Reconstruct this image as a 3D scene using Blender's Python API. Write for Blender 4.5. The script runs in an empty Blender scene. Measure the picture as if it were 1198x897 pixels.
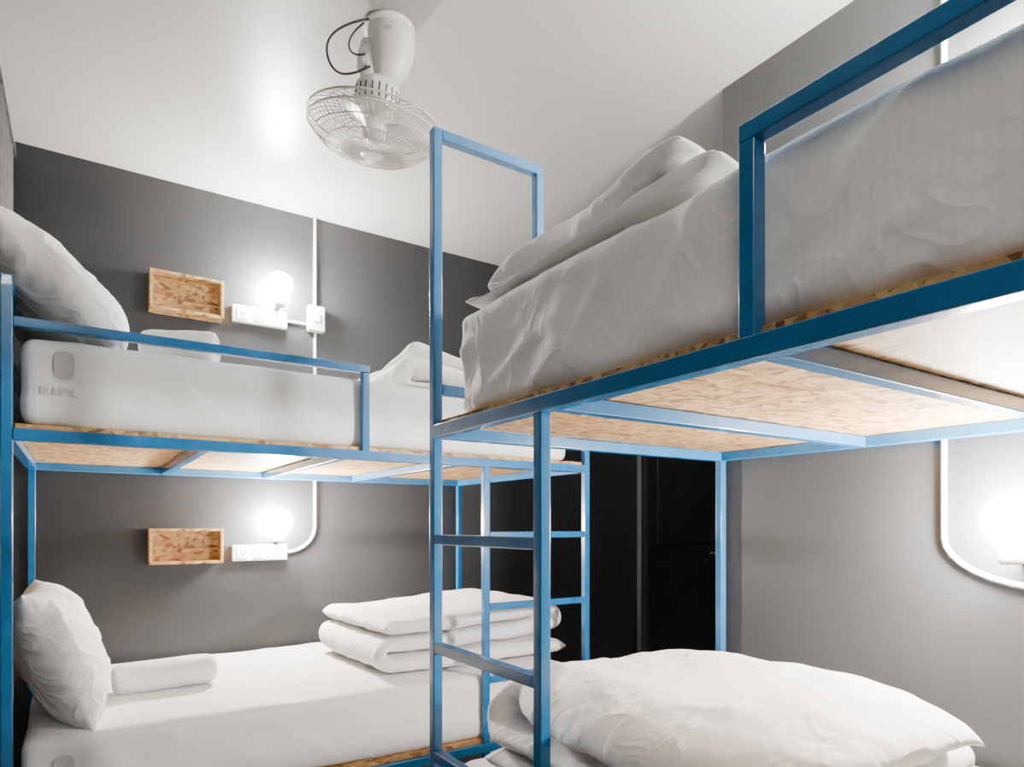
import bpy, bmesh, math, random, time
from math import sin, cos, pi, radians
from mathutils import Vector, Matrix, noise
random.seed(4)
CZ = 1.2            # camera height; local z values below are relative to it
SC = bpy.context.scene.collection

# ------------------------------------------------------------------ materials
def new_mat(name):
    m = bpy.data.materials.new(name); m.use_nodes = True
    nt = m.node_tree; b = nt.nodes['Principled BSDF']
    return m, nt, b
def simple(name, col, rough=0.5, metal=0.0, noise_amt=0.06, nscale=8, bump=0.0, bscale=80, spec=0.5, coat=0.0):
    m, nt, b = new_mat(name)
    tc = nt.nodes.new('ShaderNodeTexCoord')
    n = nt.nodes.new('ShaderNodeTexNoise'); n.inputs['Scale'].default_value = nscale; n.inputs['Detail'].default_value = 5
    nt.links.new(tc.outputs['Object'], n.inputs['Vector'])
    r = nt.nodes.new('ShaderNodeValToRGB')
    a = 1-noise_amt; c = 1+noise_amt
    r.color_ramp.elements[0].position = .3; r.color_ramp.elements[1].position = .7
    r.color_ramp.elements[0].color = (col[0]*a, col[1]*a, col[2]*a, 1)
    r.color_ramp.elements[1].color = (min(1,col[0]*c), min(1,col[1]*c), min(1,col[2]*c), 1)
    nt.links.new(n.outputs['Fac'], r.inputs['Fac']); nt.links.new(r.outputs['Color'], b.inputs['Base Color'])
    b.inputs['Roughness'].default_value = rough; b.inputs['Metallic'].default_value = metal
    b.inputs['Specular IOR Level'].default_value = spec
    b.inputs['Coat Weight'].default_value = coat
    if bump > 0:
        n2 = nt.nodes.new('ShaderNodeTexNoise'); n2.inputs['Scale'].default_value = bscale; n2.inputs['Detail'].default_value = 4
        nt.links.new(tc.outputs['Object'], n2.inputs['Vector'])
        bp = nt.nodes.new('ShaderNodeBump'); bp.inputs['Strength'].default_value = bump; bp.inputs['Distance'].default_value = .01
        nt.links.new(n2.outputs['Fac'], bp.inputs['Height']); nt.links.new(bp.outputs['Normal'], b.inputs['Normal'])
    return m
M_wall  = simple('wall_paint_charcoal', (.026,.0265,.028), .42, nscale=2.5, noise_amt=.08, bump=.05, bscale=45, spec=.38)
M_wallr = simple('wall_paint_grey', (.052,.053,.055), .44, nscale=2.5, noise_amt=.06, bump=.05, bscale=45, spec=.4)
M_ceil  = simple('ceiling_paint', (.38,.37,.352), .33, nscale=1.5, noise_amt=.03, bump=.05, bscale=20)
M_floor = simple('floor_concrete', (.38,.36,.34), .4, nscale=4, noise_amt=.15, bump=.1)
M_blue  = simple('blue_enamel_steel', (.012,.138,.335), .26, nscale=14, noise_amt=.12, bump=.06, bscale=40, coat=.4)
M_plast = simple('white_plastic', (.78,.77,.75), .35, noise_amt=.02)
M_fan   = simple('fan_cream_enamel', (.78,.765,.72), .35, noise_amt=.03)
M_wire  = simple('fan_wire', (.60,.58,.50), .35, noise_amt=.03)
M_dark  = simple('dark_rubber', (.015,.015,.015), .5)
M_mark  = simple('grey_print', (.50,.50,.50), .8, noise_amt=.03)
M_curt  = simple('curtain_cloth', (.055,.048,.045), .9, nscale=30, noise_amt=.2)
M_door  = simple('door_dark', (.018,.017,.018), .45, nscale=6, noise_amt=.2)
M_doorf = simple('door_trim', (.045,.044,.044), .5)
M_metal = simple('brushed_metal', (.5,.5,.5), .3, metal=1)

def cloth_mat(name, col, stripes=False, bump=.25, crease=.0):
    m, nt, b = new_mat(name); L = nt.links
    tc = nt.nodes.new('ShaderNodeTexCoord')
    b.inputs['Roughness'].default_value = .75
    b.inputs['Sheen Weight'].default_value = .15
    n = nt.nodes.new('ShaderNodeTexNoise'); n.inputs['Scale'].default_value = 7; n.inputs['Detail'].default_value = 5
    n.inputs['Distortion'].default_value = .3
    L.new(tc.outputs['Object'], n.inputs['Vector'])
    bp = nt.nodes.new('ShaderNodeBump'); bp.inputs['Strength'].default_value = bump; bp.inputs['Distance'].default_value = .02
    L.new(n.outputs['Fac'], bp.inputs['Height'])
    last = bp
    if crease > 0:
        # sharp cotton creases: folded noise
        mp = nt.nodes.new('ShaderNodeMapping'); mp.inputs['Rotation'].default_value = (.2,.3,.6); mp.inputs['Scale'].default_value = (1.0,2.0,1.6)
        L.new(tc.outputs['Object'], mp.inputs['Vector'])
        c1 = nt.nodes.new('ShaderNodeTexNoise'); c1.inputs['Scale'].default_value = 5.5; c1.inputs['Detail'].default_value = 2.5; c1.inputs['Distortion'].default_value = .6
        L.new(mp.outputs['Vector'], c1.inputs['Vector'])
        s1 = nt.nodes.new('ShaderNodeMath'); s1.operation='SUBTRACT'; s1.inputs[1].default_value=.5; L.new(c1.outputs['Fac'], s1.inputs[0])
        s2 = nt.nodes.new('ShaderNodeMath'); s2.operation='ABSOLUTE'; L.new(s1.outputs[0], s2.inputs[0])
        s3 = nt.nodes.new('ShaderNodeMath'); s3.operation='MINIMUM'; s3.inputs[1].default_value=.09; L.new(s2.outputs[0], s3.inputs[0])
        bc = nt.nodes.new('ShaderNodeBump'); bc.inputs['Strength'].default_value = crease; bc.inputs['Distance'].default_value = .06; bc.invert=True
        L.new(s3.outputs[0], bc.inputs['Height']); L.new(bp.outputs['Normal'], bc.inputs['Normal'])
        last = bc
    n3 = nt.nodes.new('ShaderNodeTexNoise'); n3.inputs['Scale'].default_value = 600; n3.inputs['Detail'].default_value = 2
    L.new(tc.outputs['Object'], n3.inputs['Vector'])
    bp2 = nt.nodes.new('ShaderNodeBump'); bp2.inputs['Strength'].default_value = .12; bp2.inputs['Distance'].default_value = .002
    L.new(n3.outputs['Fac'], bp2.inputs['Height']); L.new(last.outputs['Normal'], bp2.inputs['Normal'])
    L.new(bp2.outputs['Normal'], b.inputs['Normal'])
    mix = nt.nodes.new('ShaderNodeMix'); mix.data_type = 'RGBA'
    mix.inputs['A'].default_value = (*col, 1); mix.inputs['B'].default_value = (col[0]*.97, col[1]*.97, col[2]*.97, 1)
    if stripes:
        w = nt.nodes.new('ShaderNodeTexWave'); w.bands_direction = stripes; w.inputs['Scale'].default_value = 22
        w.inputs['Distortion'].default_value = .3
        L.new(tc.outputs['Object'], w.inputs['Vector']); L.new(w.outputs['Fac'], mix.inputs['Factor'])
    else:
        n4 = nt.nodes.new('ShaderNodeTexNoise'); n4.inputs['Scale'].default_value = 3
        L.new(tc.outputs['Object'], n4.inputs['Vector']); L.new(n4.outputs['Fac'], mix.inputs['Factor'])
    L.new(mix.outputs['Result'], b.inputs['Base Color'])
    return m
M_sheetX = cloth_mat('sheet_striped_x', (.86,.85,.83), 'X', .12, .12)
M_sheetY = cloth_mat('sheet_striped_y', (.92,.905,.875), 'Y', .2, .25)
M_duvet = cloth_mat('duvet_cotton', (.91,.895,.87), False, .25, .45)
M_towel = cloth_mat('towel_terry', (.87,.86,.84), False, .4)

def osb_mat():
    m, nt, b = new_mat('osb_board'); L = nt.links
    tc = nt.nodes.new('ShaderNodeTexCoord')
    cols = []
    for k,(rot,sc) in enumerate([((.1,.2,.5),(22,75,60)), ((.3,.1,-.7),(80,24,60)), ((0,.2,1.4),(26,70,55))]):
        mp = nt.nodes.new('ShaderNodeMapping'); mp.inputs['Rotation'].default_value = rot; mp.inputs['Scale'].default_value = sc
        L.new(tc.outputs['Object'], mp.inputs['Vector'])
        v = nt.nodes.new('ShaderNodeTexVoronoi'); v.inputs['Scale'].default_value = 1
        v.inputs['Randomness'].default_value = 1
        L.new(mp.outputs['Vector'], v.inputs['Vector'])
        bw = nt.nodes.new('ShaderNodeRGBToBW'); L.new(v.outputs['Color'], bw.inputs['Color'])
        cols.append(bw)
    a = nt.nodes.new('ShaderNodeTexVoronoi'); a.inputs['Scale'].default_value = 22
    L.new(tc.outputs['Object'], a.inputs['Vector'])
    sep = nt.nodes.new('ShaderNodeSeparateColor'); L.new(a.outputs['Color'], sep.inputs['Color'])
    m1 = nt.nodes.new('ShaderNodeMath'); m1.operation='GREATER_THAN'; m1.inputs[1].default_value=.5; L.new(sep.outputs['Red'], m1.inputs[0])
    m2 = nt.nodes.new('ShaderNodeMath'); m2.operation='GREATER_THAN'; m2.inputs[1].default_value=.6; L.new(sep.outputs['Green'], m2.inputs[0])
    x1 = nt.nodes.new('ShaderNodeMix'); L.new(m1.outputs[0], x1.inputs['Factor']); L.new(cols[0].outputs[0], x1.inputs['A']); L.new(cols[1].outputs[0], x1.inputs['B'])
    x2 = nt.nodes.new('ShaderNodeMix'); L.new(m2.outputs[0], x2.inputs['Factor']); L.new(x1.outputs['Result'], x2.inputs['A']); L.new(cols[2].outputs[0], x2.inputs['B'])
    r = nt.nodes.new('ShaderNodeValToRGB'); e = r.color_ramp.elements
    e[0].position=.15; e[0].color=(.18,.065,.016,1); e[1].position=.85; e[1].color=(.66,.42,.18,1)
    k = e.new(.34); k.color=(.37,.195,.062,1); k = e.new(.6); k.color=(.50,.295,.11,1)
    L.new(x2.outputs['Result'], r.inputs['Fac']); L.new(r.outputs['Color'], b.inputs['Base Color'])
    b.inputs['Roughness'].default_value=.6
    bp = nt.nodes.new('ShaderNodeBump'); bp.inputs['Strength'].default_value=.3; bp.inputs['Distance'].default_value=.002
    L.new(x2.outputs['Result'], bp.inputs['Height']); L.new(bp.outputs['Normal'], b.inputs['Normal'])
    return m
M_osb = osb_mat()
def emis(name, s, col=(1,.965,.92)):
    m, nt, b = new_mat(name)
    b.inputs['Base Color'].default_value=(.9,.9,.9,1)
    b.inputs['Emission Color'].default_value=(*col,1); b.inputs['Emission Strength'].default_value=s
    return m
M_bulb = emis('lit_bulb_glass', 1120)
M_fill = emis('fill_emitter', 56, (1,.975,.94))  # glow for the fill light added behind the camera

# ------------------------------------------------------------------ helpers
def empty(name, loc):
    o = bpy.data.objects.new(name, None); o.location = (loc[0],loc[1],loc[2]+CZ); o.empty_display_size=.1
    SC.objects.link(o); return o
def attach(o, p):
    if p is not None:
        o.parent = p; o.matrix_parent_inverse = p.matrix_basis.inverted()
def mesh_obj(name, vs, fs, mat, parent=None, smooth=False):
    vs = [Vector(v) for v in vs]
    lo = Vector([min(v[i] for v in vs) for i in range(3)]); hi = Vector([max(v[i] for v in vs) for i in range(3)])
    c = (lo+hi)/2
    me = bpy.data.meshes.new(name); me.from_pydata([tuple(v-c) for v in vs], [], fs)
    bm = bmesh.new(); bm.from_mesh(me); bmesh.ops.remove_doubles(bm, verts=bm.verts, dist=1e-5)
    bmesh.ops.recalc_face_normals(bm, faces=bm.faces); bm.to_mesh(me); bm.free()
    me.materials.append(mat)
    if smooth:
        for p in me.polygons: p.use_smooth = True
    o = bpy.data.objects.new(name, me); o.location = (c[0],c[1],c[2]+CZ); SC.objects.link(o)
    attach(o, parent); return o
def box(name, x0,x1,y0,y1,z0,z1, mat, parent=None, bev=0):
    x0,x1=min(x0,x1),max(x0,x1); y0,y1=min(y0,y1),max(y0,y1); z0,z1=min(z0,z1),max(z0,z1)
    vs=[(x,y,z) for x in (x0,x1) for y in (y0,y1) for z in (z0,z1)]
    fs=[(0,1,3,2),(4,6,7,5),(0,4,5,1),(2,3,7,6),(0,2,6,4),(1,5,7,3)]
    o = mesh_obj(name, vs, fs, mat, parent)
    if bev:
        m=o.modifiers.new('bev','BEVEL'); m.width=bev; m.segments=3
        for p in o.data.polygons: p.use_smooth=True
        w=o.modifiers.new('wn','WEIGHTED_NORMAL')
    return o
def curve(name, lists, r, mat, parent=None, cyclic=False, kind='POLY', res=2):
    cu = bpy.data.curves.new(name,'CURVE'); cu.dimensions='3D'; cu.bevel_depth=r; cu.bevel_resolution=res
    for pts in lists:
        cyc=cyclic
        if kind=='POLY':
            s=cu.splines.new('POLY'); s.points.add(len(pts)-1)
            for i,p in enumerate(pts): s.points[i].co=(p[0],p[1],p[2]+CZ,1)
        else:
            s=cu.splines.new('NURBS'); s.points.add(len(pts)-1); s.order_u=4; s.use_endpoint_u=True; s.resolution_u=10
            for i,p in enumerate(pts): s.points[i].co=(p[0],p[1],p[2]+CZ,1)
        s.use_cyclic_u=cyc
    cu.use_fill_caps=True
    cu.materials.append(mat)
    o=bpy.data.objects.new(name,cu); SC.objects.link(o)
    dg=bpy.context.evaluated_depsgraph_get(); dg.update()
    me=bpy.data.meshes.new_from_object(o.evaluated_get(dg))
    bpy.data.objects.remove(o); 
    vs=[v.co for v in me.vertices]
    lo = Vector([min(v[i] for v in vs) for i in range(3)]); hi = Vector([max(v[i] for v in vs) for i in range(3)])
    c=(lo+hi)/2
    me.transform(Matrix.Translation(-c))
    for p in me.polygons: p.use_smooth=True
    o2=bpy.data.objects.new(name,me); o2.location=c; SC.objects.link(o2)
    attach(o2,parent); return o2

def nz(x,y,z): return noise.noise(Vector((x,y,z)))
def ridge(x,y,z,p=3): 
    v=1-min(1,abs(nz(x,y,z))*2.2); return v**p

# ------------------------------------------------------------------ soft goods by cloth simulation (done first)
def fold_geo(runs, v0, v1, z0, pitch, thick, seed, step=.021, axis='X', er=.05, top=None, rnd=0.0):
    """S-folded quilt.  runs = [(start,end),...] extents of every layer along the fold axis (alternating direction)
       top=(thickness, edge radius) for a puffier last layer ; rnd rounds the outline of the last layer"""
    path=[]
    for k,(s,e) in enumerate(runs):
        last=(k==len(runs)-1)
        z=z0+pitch*(k+.5)+((top[0]-thick)/2 if (top and last) else 0); n=max(2,int(abs(e-s)/step))
        for i in range(n+1): path.append((s+(e-s)*i/n,z,1.0 if last else 0.0,(2*i/n-1) if last else 0))
        if not last:
            nxt_last=(k+1==len(runs)-1)
            z2=z0+pitch*(k+1.5)+((top[0]-thick)/2 if (top and nxt_last) else 0); pp=z2-z
            s2=runs[k+1][0]; d=1 if e>s else -1
            m=max(3,int(pi*pp/2/step)+1)
            for i in range(1,m):
                t=pi*i/m
                path.append((e+(s2-e)*i/m+d*pp*.5*sin(t), z+pp*.5*(1-cos(t)), (i/m if nxt_last else 0.0), -1.0 if nxt_last else 0))
    n=len(path)-1
    nv=max(4,int((v1-v0)/step))
    vs=[];fs=[]
    vc=(v0+v1)/2
    for side in (1,-1):
        base=len(vs)
        for i,(s,z,lw,lu) in enumerate(path):
            a=path[max(0,i-1)]; b=path[min(n,i+1)]
            T=Vector((b[0]-a[0],b[1]-a[1])).normalized(); N=Vector((-T.y,T.x))
            R=er+( (top[1]-er)*lw if top else 0)
            tk=thick+((top[0]-thick)*lw if top else 0)
            eu=min(1,min(i,n-i)*step/R)
            for j in range(nv+1):
                v=v0+(v1-v0)*j/nv
                ev=min(1,min(j,nv-j)*step/R)
                th=tk/2*math.sqrt(max(0,1-(1-eu)**2))*math.sqrt(max(0,1-(1-ev)**2))
                if rnd: v=vc+(v-vc)*(1-lw*rnd*max(0,lu)**2.2-lw*rnd*.5*max(0,-lu)**3)
                ps=s+N.x*th*side; pz=z+N.y*th*side
                if top and lw==1: pz+= -(tk-thick)*.35*(1-math.sqrt(max(0,1-(1-ev)**2)))  # droop of edges
                # irregular lay
                pv=v+.015*nz(s*3,z*6,seed)+.012*sin(seed+z*40)
                ps+=.012*nz(v*3,z*9,seed+5)
                pz+=.004*nz(s*5,v*5,seed+2)
                vs.append(Vector((ps,pv,pz)) if axis=='X' else Vector((pv,ps,pz)))
        for i in range(n):
            for j in range(nv):
                q=base+i*(nv+1)+j; fs.append((q,q+1,q+nv+2,q+nv+1))
    return vs,fs
def cloth(o, pressure, expand, grav, internal=True):
    m=o.modifiers.new('cloth','CLOTH'); s=m.settings
    s.quality=5; s.mass=.15; s.air_damping=4 if internal else 2
    s.tension_stiffness=12; s.compression_stiffness=12; s.shear_stiffness=4; s.bending_stiffness=.08
    dmp=10 if internal else 6
    s.tension_damping=dmp; s.compression_damping=dmp; s.shear_damping=dmp; s.bending_damping=.5
    s.use_pressure=True; s.uniform_pressure_force=pressure
    if internal:
        s.use_internal_springs=True; s.internal_spring_max_length=.12; s.internal_spring_normal_check=True
        s.internal_tension_stiffness=1.5; s.internal_compression_stiffness=2.5
        s.internal_tension_stiffness_max=3; s.internal_compression_stiffness_max=5
        s.internal_spring_max_diversion=radians(30)
    s.shrink_min=-expand; s.shrink_max=-expand
    s.effector_weights.gravity=grav
    c=m.collision_settings; c.use_collision=True; c.distance_min=.004; c.use_self_collision=True; c.self_distance_min=.005; c.collision_quality=2
    c.self_friction=8; c.friction=20
SIM=[]
def add_sim(name, geo, mat, pressure, expand, grav, internal, cap):
    o=mesh_obj(name, geo[0], geo[1], mat, None, True)
    cloth(o, pressure, expand, grav, internal)
    SIM.append([o,cap,[v.co.copy() for v in o.data.vertices],None])
    return o
colliders=[]
def collider(x0,x1,y0,y1,z):
    o=box('tmp_collider',x0,x1,y0,y1,z-.06,z,M_sheetX)
    o.modifiers.new('col','COLLISION'); o.collision.thickness_outer=.004; colliders.append(o)
TOPL=.512; TOPLL=-.571; TOPR=.532; TOPRL=-.58
collider(.5,2.2,1.95,3.29,TOPL); collider(.5,2.2,1.95,3.29,TOPLL)
collider(.6,1.89,-.4,1.8,TOPR);  collider(.6,1.89,-.4,1.8,TOPRL)
add_sim('duvet', fold_geo([(1.74,.95),(.94,1.74),(1.66,.92)],2.33,3.0,TOPLL+.005,.068,.060,1.3),M_duvet,.5,.045,.3,True,22)
add_sim('duvet', fold_geo([(1.70,1.04),(1.03,1.68),(1.62,1.02)],2.26,2.98,TOPL+.005,.080,.072,4.1),M_duvet,.5,.045,.3,True,22)
add_sim('duvet', fold_geo([(1.36,.72),(.71,1.29),(1.18,.73)],.83,1.24,TOPR+.005,.050,.043,7.7,axis='Y'),M_duvet,1.7,.11,.35,False,30)
add_sim('duvet', fold_geo([(1.32,.70),(.68,1.31),(1.32,.58)],.82,1.66,TOPRL+.005,.050,.043,9.9,axis='Y',top=(.12,.27),rnd=.4),M_duvet,.5,.05,.6,True,22)
t0=time.time()
sc=bpy.context.scene
sc.frame_start=1; sc.frame_end=40
for f in range(1,31):
    sc.frame_set(f)
    dg=bpy.context.evaluated_depsgraph_get()
    for r in SIM:
        if f==r[1]:
            r[3]=bpy.data.meshes.new_from_object(r[0].evaluated_get(dg))
            if f<30: r[0].modifiers.clear()
print('SIM seconds',time.time()-t0)
for idx,(o,cap,orig,me) in enumerate(SIM):
    lo=[min(v.co[i] for v in me.vertices) for i in range(3)]; hi=[max(v.co[i] for v in me.vertices) for i in range(3)]
    l0=[min(v[i] for v in orig) for i in range(3)]; h0=[max(v[i] for v in orig) for i in range(3)]
    o.modifiers.clear()
    ok = all(abs(a-b)<.35 for a,b in zip(lo+hi,l0+h0))
    if ok:
        o.data=me
        for p in me.polygons: p.use_smooth=True
        # cotton-cover puckers along the surface
        nrm=[v.normal.copy() for v in me.vertices]
        for v,nn in zip(me.vertices,nrm):
            c=v.co; s=idx*7.3
            wx=c.x+.04*nz(c.x*5,c.y*5,s); wy=c.y+.04*nz(c.y*5,c.z*5,s+2)
            d=(ridge(wx*4+wy*3+s,wy*7-wx*2,c.z*5+s,3)-.35)*.007+(ridge(wx*9-wy*4,wy*6+s,c.z*6,3)-.35)*.004
            v.co=c+nn*d
    else: print('SIM REJECTED',o.name)
    sb=o.modifiers.new('sub','SUBSURF'); sb.levels=1; sb.render_levels=1
for c in colliders: bpy.data.objects.remove(c)
sc.frame_set(1)

# pillows
def pillow(cx,cy,cz,W,H,T,rx,ry,rz,seed):
    vs=[];fs=[];res=80
    M=Matrix.Translation((cx,cy,cz))@Matrix.Rotation(rz,4,'Z')@Matrix.Rotation(ry,4,'Y')@Matrix.Rotation(rx,4,'X')
    for side in (1,-1):
        base=len(vs)
        for i in range(res+1):
            a=sin(pi/2*(2*i/res-1))
            for j in range(res+1):
                b=sin(pi/2*(2*j/res-1))
                e=max(0,(1-abs(a)**3)*(1-abs(b)**3))
                x=W/2*a*(1-.07*(1-b*b)); y=H/2*b*(1-.07*(1-a*a))
                z=side*T/2*e**.55
                z+=nz(x*3+seed,y*3,seed)*.03*e
                z+=side*((ridge(x*8+seed,y*8,side+seed,3)-.3)*.008)*e**.3
                # puckers radiating from the seams
                edge=(1-e)**3*min(1,e*6)
                z+=side*.007*edge*sin(a*24+3*nz(b*2,seed,1)) *(1 if abs(b)>abs(a) else 0)
                z+=side*.007*edge*sin(b*28+3*nz(a*2,seed,4)) *(1 if abs(a)>=abs(b) else 0)
                z+=.012*nz(x*4,y*4,seed+30)
                vs.append(M@Vector((x,y,z)))
        for i in range(res):
            for j in range(res):
                q=base+i*(res+1)+j; fs.append((q,q+1,q+res+2,q+res+1))
    return mesh_obj('pillow',vs,fs,M_duvet,None,True)
pillow(-.045,2.50,-.385,.43,.62,.21,0,radians(-112),0,1)
pillow(-.052,2.50,.672,.47,.64,.23,0,radians(-130),0,2)

def rounded_box(name, x0,x1,y0,y1,z0,z1, r, step, mat, parent=None, disp=None):
    c=Vector(((x0+x1)/2,(y0+y1)/2,(z0+z1)/2)); h=Vector(((x1-x0)/2,(y1-y0)/2,(z1-z0)/2))
    vs=[];fs=[]
    for ax in range(3):
        a1,a2=[(1,2),(2,0),(0,1)][ax]
        n1=max(6,int(2*h[a1]/step)); n2=max(6,int(2*h[a2]/step))
        for sg in (-1,1):
            base=len(vs)
            for i in range(n1+1):
                for j in range(n2+1):
                    p=Vector((0,0,0)); p[ax]=sg*h[ax]; p[a1]=-h[a1]+2*h[a1]*i/n1; p[a2]=-h[a2]+2*h[a2]*j/n2
                    inn=Vector([max(-(h[k]-r),min(h[k]-r,p[k])) for k in range(3)])
                    d=p-inn
                    n=d.normalized() 
                    q=inn+n*r
                    w=q+c
                    if disp: w=w+disp(w,n)
                    vs.append(w)
            for i in range(n1):
                for j in range(n2):
                    k=base+i*(n2+1)+j
                    fs.append((k,k+1,k+n2+2,k+n2+1))
    o=mesh_obj(name,vs,fs,mat,parent,True)
    return o

# ------------------------------------------------------------------ room
CEIL=1.541; FL=-CZ; XL=-.26; XJ=-1.3; YB=3.3; XR=1.90; YN=-1.7
box('floor', XJ-.1,5.2,YN-.1,YB+.1,FL-.1,FL,M_floor)
box('ceiling', XJ-.1,5.2,YN-.1,YB+.1,CEIL,CEIL+.1,M_ceil)
box('wall_back', XL-.1,5.2,YB,YB+.1,FL,CEIL,M_wall)
box('wall_left', XL-.1,XL,1.9,YB,FL,CEIL,M_wall)
box('wall_left_return', XJ,XL,1.9,2.0,FL,CEIL,M_wall)
box('wall_left_near', XJ-.1,XJ,YN,2.0,FL,CEIL,M_wall)
box('wall_right', XR,XR+.12,YN,1.53,FL,CEIL,M_wallr)
box('wall_near', XJ-.1,XR+.12,YN-.1,YN,FL,CEIL,M_wallr)
box('wall_corridor_near', XR+.12,5.2,1.41,1.53,FL,CEIL,M_wall)
box('wall_corridor_end', 5.1,5.2,1.53,YB,FL,CEIL,M_wall)
box('baseboard_back', XL,3.18,YB-.015,YB,FL,FL+.09,M_doorf)
box('baseboard_right', XR-.015,XR,YN,1.53,FL,FL+.09,M_doorf)

# door on back wall of the corridor
d=empty('door_1',(3.66,3.27,-.2))
box('frame_left',3.2,3.27,YB-.04,YB-.001,FL,.93,M_doorf,d,.004)
box('frame_right',4.05,4.12,YB-.04,YB-.001,FL,.93,M_doorf,d,.004)
box('frame_top',3.2,4.12,YB-.04,YB-.001,.86,.93,M_doorf,d,.004)
box('leaf',3.27,4.05,YB-.025,YB-.002,FL+.01,.86,M_door,d,.003)
for i,(a,b) in enumerate([(-1.08,-.25),(-.13,.75)]):
    box('panel_%d'%i,3.37,3.95,YB-.034,YB-.02,a,b,M_door,d,.008)
curve('handle',[[(3.98,YB-.03,-.2),(3.98,YB-.07,-.2),(3.88,YB-.07,-.2)]],.009,M_metal,d)

# ------------------------------------------------------------------ bunk beds
S=.013
def bunk(mapf, L, W, lad, crosses, rail_x):
    c=mapf(L/2,W/2); e=empty('bunk_bed',(c[0],c[1],0))
    def bx(n,l0,l1,w0,w1,z0,z1,mat=M_blue,bev=.003):
        p=mapf(l0,w0); q=mapf(l1,w1)
        return box(n,p[0],q[0],p[1],q[1],z0,z1,mat,e,bev)
    def post(n,l,w,z0,z1): bx(n,l-S,l+S,w-S,w+S,z0,z1)
    post('post_front_head',0,0,FL,.655); post('post_rear_head',0,W,FL,.655)
    post('post_front_foot',L,0,FL,1.018); post('post_rear_foot',L,W,FL,.255)
    post('ladder_post',L-lad,0,FL,.225)
    bx('head_guard_top',-S,S,S,W-S,.629,.655); bx('head_guard_mid',-S,S,S,W-S,.43,.456)
    bx('guard_rail',S,rail_x+S,-S,S,.522,.548); bx('guard_post',rail_x-S,rail_x+S,-S,S,.255,.522)
    bx('hoop_top',L-S,L+S,S,.335,.992,1.018); bx('hoop_post',L-S,L+S,.309,.335,.255,.992)
    bx('foot_guard',L-S,L+S,S,W-S,.337,.363)
    for nm,zc in (('upper',.24),('lower',-.845)):
        a,b=zc-.016,zc+.016
        bx(nm+'_beam_front',S,L-S,-.016,.014,a,b); bx(nm+'_beam_rear',S,L-S,W-.014,W+.014,a,b)
        bx(nm+'_beam_head',-.014,.016,S,W-S,a,b); bx(nm+'_beam_foot',L-.016,L+.014,S,W-S,a,b)
        for i,x in enumerate(crosses): bx(nm+'_cross_%d'%i,x-.016,x+.016,.014,W-.014,a,b-.002)
        bx(nm+'_board',.016,L-.016,.004,W-.004,b,b+.014,M_osb,.001)
    for i,z in enumerate((-.035,-.311,-.587,)):
        bx('rung_%d'%i,L-lad+S,L-S,-S,S,z-.013,z+.013)
    for i,(l,w) in enumerate([(0,0),(0,W),(L,0),(L,W),(L-lad,0)]):
        bx('foot_cap_%d'%i,l-.017,l+.017,w-.017,w+.017,FL+.0005,FL+.02,M_dark,.002)
    return e
LX0,LYF=-.155,2.158
bunk(lambda l,w:(LX0+l,LYF+w),1.951,1.112,.494,[.473,.90,1.34],.975)
RX,RY0=.768,-.43
bunk(lambda l,w:(RX+w,RY0+l),1.95,1.108,.463,[.49,.975,1.45],1.0)

# mattresses
def mdisp(seed, along, k=1.0):
    def f(w,n):
        x,y,z=w
        s=nz(x*2.5+seed,y*2.5,z*2.5)*.008*k
        hz=1-abs(n.z)
        a = x if along=='X' else y
        # soft vertical / diagonal creases on the sides
        s+=hz*(ridge(a*4+seed+z*5, z*4.0-a, seed+2,3)-.35)*.006*k
        s+=hz*nz(a*11+z*6+seed,z*5,seed)*.003*k
        s+=(1-hz)*(ridge(x*4+seed,y*5,seed+4,3)-.3)*.004
        return n*s
    return f
MT=.271; MB=-.814
m1=rounded_box('mattress',-.13,1.72,2.172,3.255,MT,.508,.035,.02,M_sheetX,None,mdisp(1,'X',.8))
m2=rounded_box('mattress',-.13,1.72,2.172,3.255,MB,-.575,.035,.02,M_sheetX,None,mdisp(5,'X',.8))
m3=rounded_box('mattress',.790,1.86,-.41,1.462,MT,.528,.035,.013,M_sheetY,None,mdisp(9,'Y',1.9))
m4=rounded_box('mattress',.788,1.86,-.41,1.465,MB,-.585,.04,.02,M_sheetY,None,mdisp(13,'Y'))

def front_y(m,x0,x1,z0,z1):
    """frontmost surface of mattress inside a window (so printing lies just on the cloth)"""
    return min((m.location.y+v.co.y) for v in m.data.vertices if x0-.02<m.location.x+v.co.x<x1+.02 and z0-.02<m.location.z-CZ+v.co.z<z1+.02)
def text(s,x,z,size,parent,y,sp=1.35):
    cu=bpy.data.curves.new('lettering','FONT'); cu.body=s; cu.size=size; cu.space_character=sp; cu.extrude=.0006
    cu.materials.append(M_mark)
    o=bpy.data.objects.new('lettering',cu); o.location=(x,y,z+CZ); o.rotation_euler=(pi/2,0,0); SC.objects.link(o); attach(o,parent)
yl=front_y(m1,-.12,.03,.345,.39)-.004
text('TRIPL',-.108,.352,.034,m1,yl)
def mark(x0,x1,y,z0,z1,parent):
    vs=[];c=((x0+x1)/2,(z0+z1)/2); N=40
    for i in range(N):
        t=2*pi*i/N; ct,st=cos(t),sin(t)
        vs.append((c[0]+(x1-x0)/2*abs(ct)**.6*(1 if ct>0 else -1),y,c[1]+(z1-z0)/2*abs(st)**.6*(1 if st>0 else -1)))
    vs2=[(v[0],v[1]+.0008,v[2]) for v in vs]
    mesh_obj('printed_mark',vs+vs2,[tuple(range(N)),tuple(range(2*N-1,N-1,-1))]+[(i,(i+1)%N,N+(i+1)%N,N+i) for i in range(N)],M_mark,parent)
mark(-.055,-.008,front_y(m1,-.055,-.008,.41,.46)-.0015,.40,.475,m1)
mark(-.055,-.008,front_y(m2,-.055,-.008,-.70,-.63)-.0015,-.70,-.625,m2)

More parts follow.
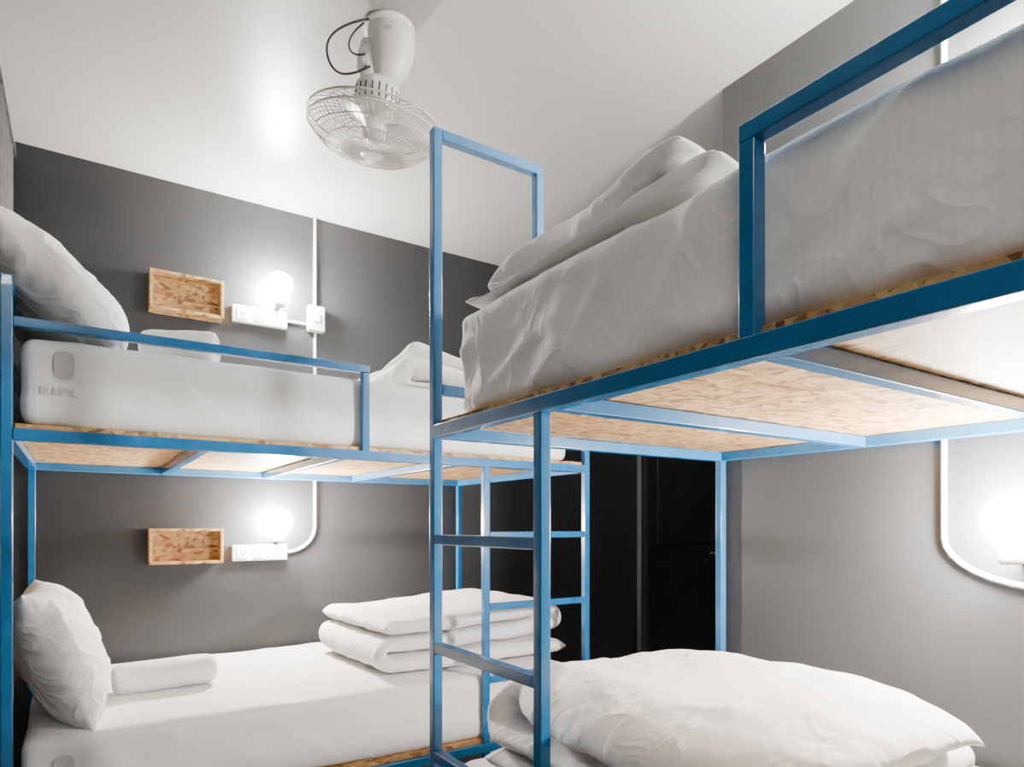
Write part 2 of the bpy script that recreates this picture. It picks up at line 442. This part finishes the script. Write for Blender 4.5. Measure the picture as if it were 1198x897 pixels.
# rolled towels
def towel(p0,p1,r,seed):
    p0=Vector(p0);p1=Vector(p1); ax=(p1-p0); L=ax.length; ax.normalize(); up=Vector((0,0,1)); sd=ax.cross(up).normalized()
    vs=[];fs=[];N=48;K=30
    for i in range(K+1):
        s=i/K; e=min(1,min(s,1-s)*L/.035); rr=r*(.72+.28*math.sqrt(max(0,1-(1-e)**2)))
        for j in range(N):
            t=2*pi*j/N
            q=rr*(1+.05*nz(cos(t)*2+seed,sin(t)*2,s*4)); 
            if abs(t-2.4)<.08: q*=.94
            c=p0+ax*(L*s)
            v=c+sd*(cos(t)*q*1.12)+up*(sin(t)*q*.88)
            vs.append(v)
    for i in range(K):
        for j in range(N): fs.append((i*N+j,i*N+(j+1)%N,(i+1)*N+(j+1)%N,(i+1)*N+j))
    for end,base in ((0,0),(1,K*N)):
        prev=list(range(base,base+N)); c=p0 if end==0 else p1; sg=1 if end==0 else -1
        for m in range(1,9):
            f=1-m/9; off=.004*(m%2)+.003
            nb=len(vs)
            for j in range(N):
                v=vs[base+j]; vs.append(c+(v-c)*f+ax*sg*off)
            for j in range(N): fs.append((prev[j],prev[(j+1)%N],nb+(j+1)%N,nb+j))
            prev=list(range(nb,nb+N))
        fs.append(tuple(prev))
    return mesh_obj('rolled_towel',vs,fs,M_towel,None,True)
towel((.10,2.60,-.522),(.42,2.64,-.522),.06,1)
towel((.17,2.38,.565),(.38,2.31,.572),.062,5)

# ------------------------------------------------------------------ wall fittings (back wall)
def shelf(x0,x1,z0,z1):
    e=empty('osb_wall_shelf',((x0+x1)/2,YB-.04,(z0+z1)/2)); t=.012; yf=YB-.085; yb=YB-.0005
    box('side_left',x0,x0+t,yf,yb,z0,z1,M_osb,e,.001); box('side_right',x1-t,x1,yf,yb,z0,z1,M_osb,e,.001)
    box('bottom',x0+t,x1-t,yf,yb,z0,z0+t,M_osb,e,.001); box('top',x0+t,x1-t,yf,yb,z1-t,z1,M_osb,e,.001)
    box('back',x0+t,x1-t,yb-.01,yb,z0+t,z1-t,M_osb,e)
shelf(.257,.553,.94,1.11)
shelf(.255,.551,-.168,-.012)

class Face:
    """maps (s,dpt,z) on a wall: s along the wall, dpt out of the wall"""
    def __init__(f,kind): f.k=kind
    def p(f,s,d,z): return (s,YB-d,z) if f.k=='B' else (XR-d,s,z)
def fbox(F,n,s0,s1,d0,d1,z0,z1,mat,par,bev=0):
    a=F.p(s0,d0,z0); b=F.p(s1,d1,z1); return box(n,a[0],b[0],a[1],b[1],z0,z1,mat,par,bev)
def power_strip(F,s0,s1,z0,z1,flip=False):
    c=F.p((s0+s1)/2,.02,(z0+z1)/2); e=empty('power_outlet_strip',c)
    fbox(F,'plate',s0,s1,.0005,.028,z0,z1,M_plast,e,.005)
    for i in range(2):
        sc=s0+.045+i*.075 if not flip else s1-.045-i*.075
        zc=(z0+z1)/2
        fbox(F,'socket_face_%d'%i,sc-.026,sc+.026,.028,.031,zc-.026,zc+.026,M_plast,e,.002)
        for k,dx in enumerate((-.009,.009)):
            fbox(F,'slot_%d_%d'%(i,k),sc+dx-.0022,sc+dx+.0022,.0305,.0318,zc-.004,zc+.012,M_dark,e)
        fbox(F,'ground_%d'%i,sc-.003,sc+.003,.0305,.0318,zc-.017,zc-.011,M_dark,e)
def wall_lamp(F,s,z):
    c=F.p(s,.04,z); e=empty('wall_lamp',c)
    ctr=Vector(F.p(s,.085,z)); 
    def lathe(nm,prof,mat):
        vs=[];fs=[];N=32
        for r,h in prof:
            for j in range(N):
                t=2*pi*j/N; vs.append(ctr+Vector((r*cos(t),r*sin(t),h)))
        for i in range(len(prof)-1):
            for j in range(N): fs.append((i*N+j,i*N+(j+1)%N,(i+1)*N+(j+1)%N,(i+1)*N+j))
        fs.append(tuple(range(N))); fs.append(tuple(range((len(prof)-1)*N,len(prof)*N)))
        return mesh_obj(nm,vs,fs,mat,e,True)
    lathe('holder',[(.021,-.10),(.024,-.095),(.024,-.068),(.020,-.064)],M_plast)
    k=1.75
    lathe('bulb',[(.011*k,-.037*k),(.020*k,-.031*k),(.029*k,-.018*k),(.034*k,0),(.033*k,.012*k),(.027*k,.024*k),(.016*k,.032*k),(.003,.035*k)],M_bulb)
    fbox(F,'bracket',s-.012,s+.012,.001,.065,z-.098,z-.082,M_plast,e,.002)
B=Face('B'); R=Face('R')
power_strip(B,.60,.85,.955,1.035); wall_lamp(B,.80,1.14)
power_strip(B,.60,.85,-.165,-.09); wall_lamp(B,.80,.02)
def conduit(F,pts,name='electrical_conduit'):
    return curve(name,[[F.p(s,.009,z) for s,z in pts]],.008,M_plast)
def bend(s0,z0,s1,z1,n=8):
    return [(s0+(s1-s0)*(1-cos(t)),z0+(z1-z0)*sin(t)) for t in [pi/2*i/n for i in range(n+1)]]
conduit(B,[(.99,CEIL-.002),(.99,1.095)])
e=empty('switch_box',(.99,YB-.03,1.03))
box('housing',.95,1.03,YB-.045,YB-.0005,.965,1.09,M_plast,e,.006)
box('rocker',.975,1.005,YB-.05,YB-.044,1.01,1.05,M_plast,e,.002)
conduit(B,[(.852,1.0),(.948,1.0)])
conduit(B,[(.99,.963),(.99,.0)]+bend(.99,.0,.852,-.127))
# right wall
power_strip(R,.33,.57,-.175,-.10,True); wall_lamp(R,.64,.01)
power_strip(R,.33,.57,.935,1.015,True); wall_lamp(R,.64,1.08)
conduit(R,[(.815,1.54),(.815,-.03)]+bend(.815,-.03,.573,-.15))
conduit(R,[(.572,.98),(.80,.98)])

# ------------------------------------------------------------------ curtain on left wall
vs=[];fs=[];ny=160;nzv=24
for i in range(ny+1):
    y=2.35+.87*i/ny
    for j in range(nzv+1):
        z=-1.12+(1.465+1.12)*j/nzv
        a=.018*(1+.15*nz(y*3,z,2))
        vs.append((-.226+a*sin(y*62+.5*nz(y,z*.8,4)),y,z))
for i in range(ny):
    for j in range(nzv): k=i*(nzv+1)+j; fs.append((k,k+1,k+nzv+2,k+nzv+1))
cur=mesh_obj('curtain',vs,fs,M_curt,None,True); sm=cur.modifiers.new('s','SOLIDIFY'); sm.thickness=.003
box('curtain_rail',-.24,-.205,2.1,3.28,1.468,1.495,M_metal,None,.003)

# ------------------------------------------------------------------ ceiling fan
RV=Vector((.835,-.5505,0)); FV=Vector((.5505,.835,0))
O=Vector((.805,1.913,0))
fan=empty('ceiling_fan',(O.x,O.y,1.5))
def loft(nm,secs,mat,par,N=36,sq=1.0):
    vs=[];fs=[]
    for c,rx,ry,z in secs:
        for j in range(N):
            t=2*pi*j/N; ct,st=cos(t),sin(t)
            ct=abs(ct)**sq*(1 if ct>0 else -1); st=abs(st)**sq*(1 if st>0 else -1)
            vs.append(O+RV*(c+rx*ct)+FV*(ry*st)+Vector((0,0,z)))
    for i in range(len(secs)-1):
        for j in range(N): fs.append((i*N+j,i*N+(j+1)%N,(i+1)*N+(j+1)%N,(i+1)*N+j))
    fs.append(tuple(range(N))); fs.append(tuple(range((len(secs)-1)*N,len(secs)*N)))
    return mesh_obj(nm,vs,fs,mat,par,True)
loft('ceiling_plate',[(0,.078,.078,1.5405),(0,.08,.08,1.535),(0,.076,.076,1.527)],M_fan,fan)
loft('housing',[(.0,.062,.062,1.53),(.005,.072,.068,1.515),(.010,.071,.066,1.49),(.009,.064,.060,1.45),(.004,.054,.05,1.41),(-.002,.044,.042,1.385),(-.006,.03,.03,1.37)],M_fan,fan,sq=.85)
loft('gear_case',[(-.052,.012,.02,1.50),(-.058,.026,.034,1.49),(-.064,.031,.04,1.45),(-.066,.032,.04,1.41),(-.060,.028,.036,1.38),(-.05,.016,.024,1.365)],M_fan,fan,sq=.7)
loft('swivel_arm',[(-.035,.020,.02,1.50),(-.035,.028,.024,1.46),(-.03,.030,.026,1.39),(-.026,.026,.024,1.36)],M_fan,fan,sq=.6)
loft('lower_joint',[(-.03,.034,.03,1.385),(-.03,.04,.036,1.378),(-.03,.04,.036,1.365),(-.03,.03,.03,1.358)],M_fan,fan)
for i in range(3):
    cc=O+RV*(-.064)+FV*(-.041); 
    curve('screw_%d'%i,[[cc+Vector((0,0,1.47-.035*i)),cc-FV*.004+Vector((0,0,1.47-.035*i))]],.004,M_metal,fan)
pc=O+RV*.01-FV*.068+Vector((0,0,1.495))
vs=[pc+RV*a+Vector((0,0,b))+FV*c for c in (0,.004) for a,b in ((-.012,-.005),(.012,-.005),(.012,.005),(-.012,.005))]
mesh_obj('label_mark',vs,[(0,1,2,3),(7,6,5,4),(0,4,5,1),(1,5,6,2),(2,6,7,3),(3,7,4,0)],M_mark,fan)
HC=O+RV*(-.045)+Vector((0,0,1.232))
HM=Matrix.Translation(HC)@Matrix.Rotation(radians(6),4,RV)@Matrix.Rotation(radians(6),4,FV)@Matrix.Rotation(math.atan2(RV.y,RV.x),4,'Z')
def H(x,y,z): return HM@Vector((x,y,z))
def hl(nm,prof,mat,N=40):
    vs=[];fs=[]
    for r,z in prof:
        for j in range(N): t=2*pi*j/N; vs.append(H(r*cos(t),r*sin(t),z))
    for i in range(len(prof)-1):
        for j in range(N): fs.append((i*N+j,i*N+(j+1)%N,(i+1)*N+(j+1)%N,(i+1)*N+j))
    fs.append(tuple(range(N))); fs.append(tuple(range((len(prof)-1)*N,len(prof)*N)))
    return mesh_obj(nm,vs,fs,mat,fan,True)
hl('motor',[(.02,.138),(.045,.136),(.058,.128),(.066,.115),(.067,.055),(.06,.045),(.05,.04)],M_fan)
for i in range(20):
    t=2*pi*i/20
    curve('vent_%d'%i,[[H(.0665*cos(t),.0665*sin(t),.065),H(.0665*cos(t),.0665*sin(t),.105)]],.0024,M_dark,fan,res=1)
hl('hub',[(.034,.02),(.038,.0),(.036,-.03),(.028,-.038),(.01,-.042)],M_fan)
hl('shaft',[(.008,.05),(.008,.015)],M_metal)
hl('badge',[(.04,-.074),(.04,-.079),(.03,-.083),(.01,-.084)],M_fan)
RR=.20
def fp(r,z0,z1,p):
    s=r/RR; return z1+(z0-z1)*(s**p)
W=[]
for i in range(72):
    t=2*pi*i/72; pts=[]
    for k in range(9):
        r=.035+(RR-.035)*k/8; tt=t+.25*(1-k/8)
        pts.append(H(r*cos(tt),r*sin(tt),fp(r,-.012,-.08,4)))
    W.append(pts)
curve('front_grille',W,.0013,M_wire,fan,res=1)
W=[]
for i in range(40):
    t=2*pi*i/40; pts=[]
    for k in range(8):
        r=.05+(RR-.05)*k/7
        pts.append(H(r*cos(t),r*sin(t),fp(r,.014,.045,5)))
    W.append(pts)
curve('rear_grille',W,.0015,M_wire,fan,res=1)
def ring(r,z): return [H(r*cos(2*pi*i/64),r*sin(2*pi*i/64),z) for i in range(64)]
curve('rim',[ring(RR,-.012),ring(RR,.014)],.0032,M_wire,fan,cyclic=True)
curve('grille_rings',[ring(r,fp(r,-.012,-.08,4)+.001) for r in (.06,.10,.14,.175)]+[ring(r,fp(r,.014,.045,5)) for r in (.10,.15)],.0017,M_wire,fan,cyclic=True,res=1)
for b in range(3):
    vs=[];fs=[];nr,nw=16,12
    for i in range(nr+1):
        s=i/nr; r=.034+s*.15
        wd=(.35+ .95*sin(pi*min(1,.18+s*.75)))*.5
        for j in range(nw+1):
            q=j/nw-.5
            a=2*pi*b/3+.35*s+q*wd*(1.25-.35*s)
            z=-.012+q*(-.045)*(1-.35*s)+.01*(q*q)
            vs.append(H(r*cos(a),r*sin(a),z))
    for i in range(nr):
        for j in range(nw): k=i*(nw+1)+j; fs.append((k,k+1,k+nw+2,k+nw+1))
    o=mesh_obj('blade_%d'%b,vs,fs,M_fan,fan,True); s=o.modifiers.new('s','SOLIDIFY'); s.thickness=.003
def fq(px,py,f=-.03): return O+RV*((px-455)*.00262)+FV*f+Vector((0,0,min(1.534,(613-py)*.00262)))
curve('cable_loop',[[fq(440,20,-.05),fq(420,36,-.07),fq(392,48,-.07),fq(386,72,-.07),fq(398,98,-.06),fq(418,92,-.05),fq(436,80,-.04)]],.0036,M_dark,fan,kind='NURBS')
curve('cable_drop',[[fq(430,34,-.055),fq(415,44,-.05),fq(408,62,-.05),fq(418,70,-.045),fq(430,66,-.04)]],.003,M_dark,fan,kind='NURBS')

# ------------------------------------------------------------------ added fill lights, both out of view
cl=empty('added_fill_light',(-.5,-.7,1.5))  # added behind the camera to brighten bedding and room, shaped like a fixture
box('housing',-1.1,.1,-.78,-.62,CEIL-.05,CEIL-.0005,M_plast,cl,.006)
box('fill_panel',-1.08,.08,-.76,-.64,CEIL-.062,CEIL-.05,M_fill,cl,.004)
M_cor_fill = emis('corridor_fill_emitter', 60, (1,.98,.95))
cl2=empty('added_fill_light',(3.6,2.3,1.5))  # unseen extra light, added to lift the dark corridor wall
box('housing',3.5,3.7,2.2,2.4,CEIL-.04,CEIL-.0005,M_plast,cl2,.006)
box('fill_panel',3.51,3.69,2.21,2.39,CEIL-.055,CEIL-.04,M_cor_fill,cl2,.004)

w=bpy.data.worlds.new('World'); bpy.context.scene.world=w; w.use_nodes=True
w.node_tree.nodes['Background'].inputs['Color'].default_value=(.5,.5,.52,1); w.node_tree.nodes['Background'].inputs['Strength'].default_value=.3

cam=bpy.data.cameras.new('camera'); co=bpy.data.objects.new('camera',cam); SC.objects.link(co)
co.location=(0,0,CZ); co.rotation_euler=(pi/2,0,radians(-33.4))
cam.sensor_width=36; cam.lens=36*770/1198; cam.shift_y=166.5/1198; cam.clip_start=.02
bpy.context.scene.camera=co
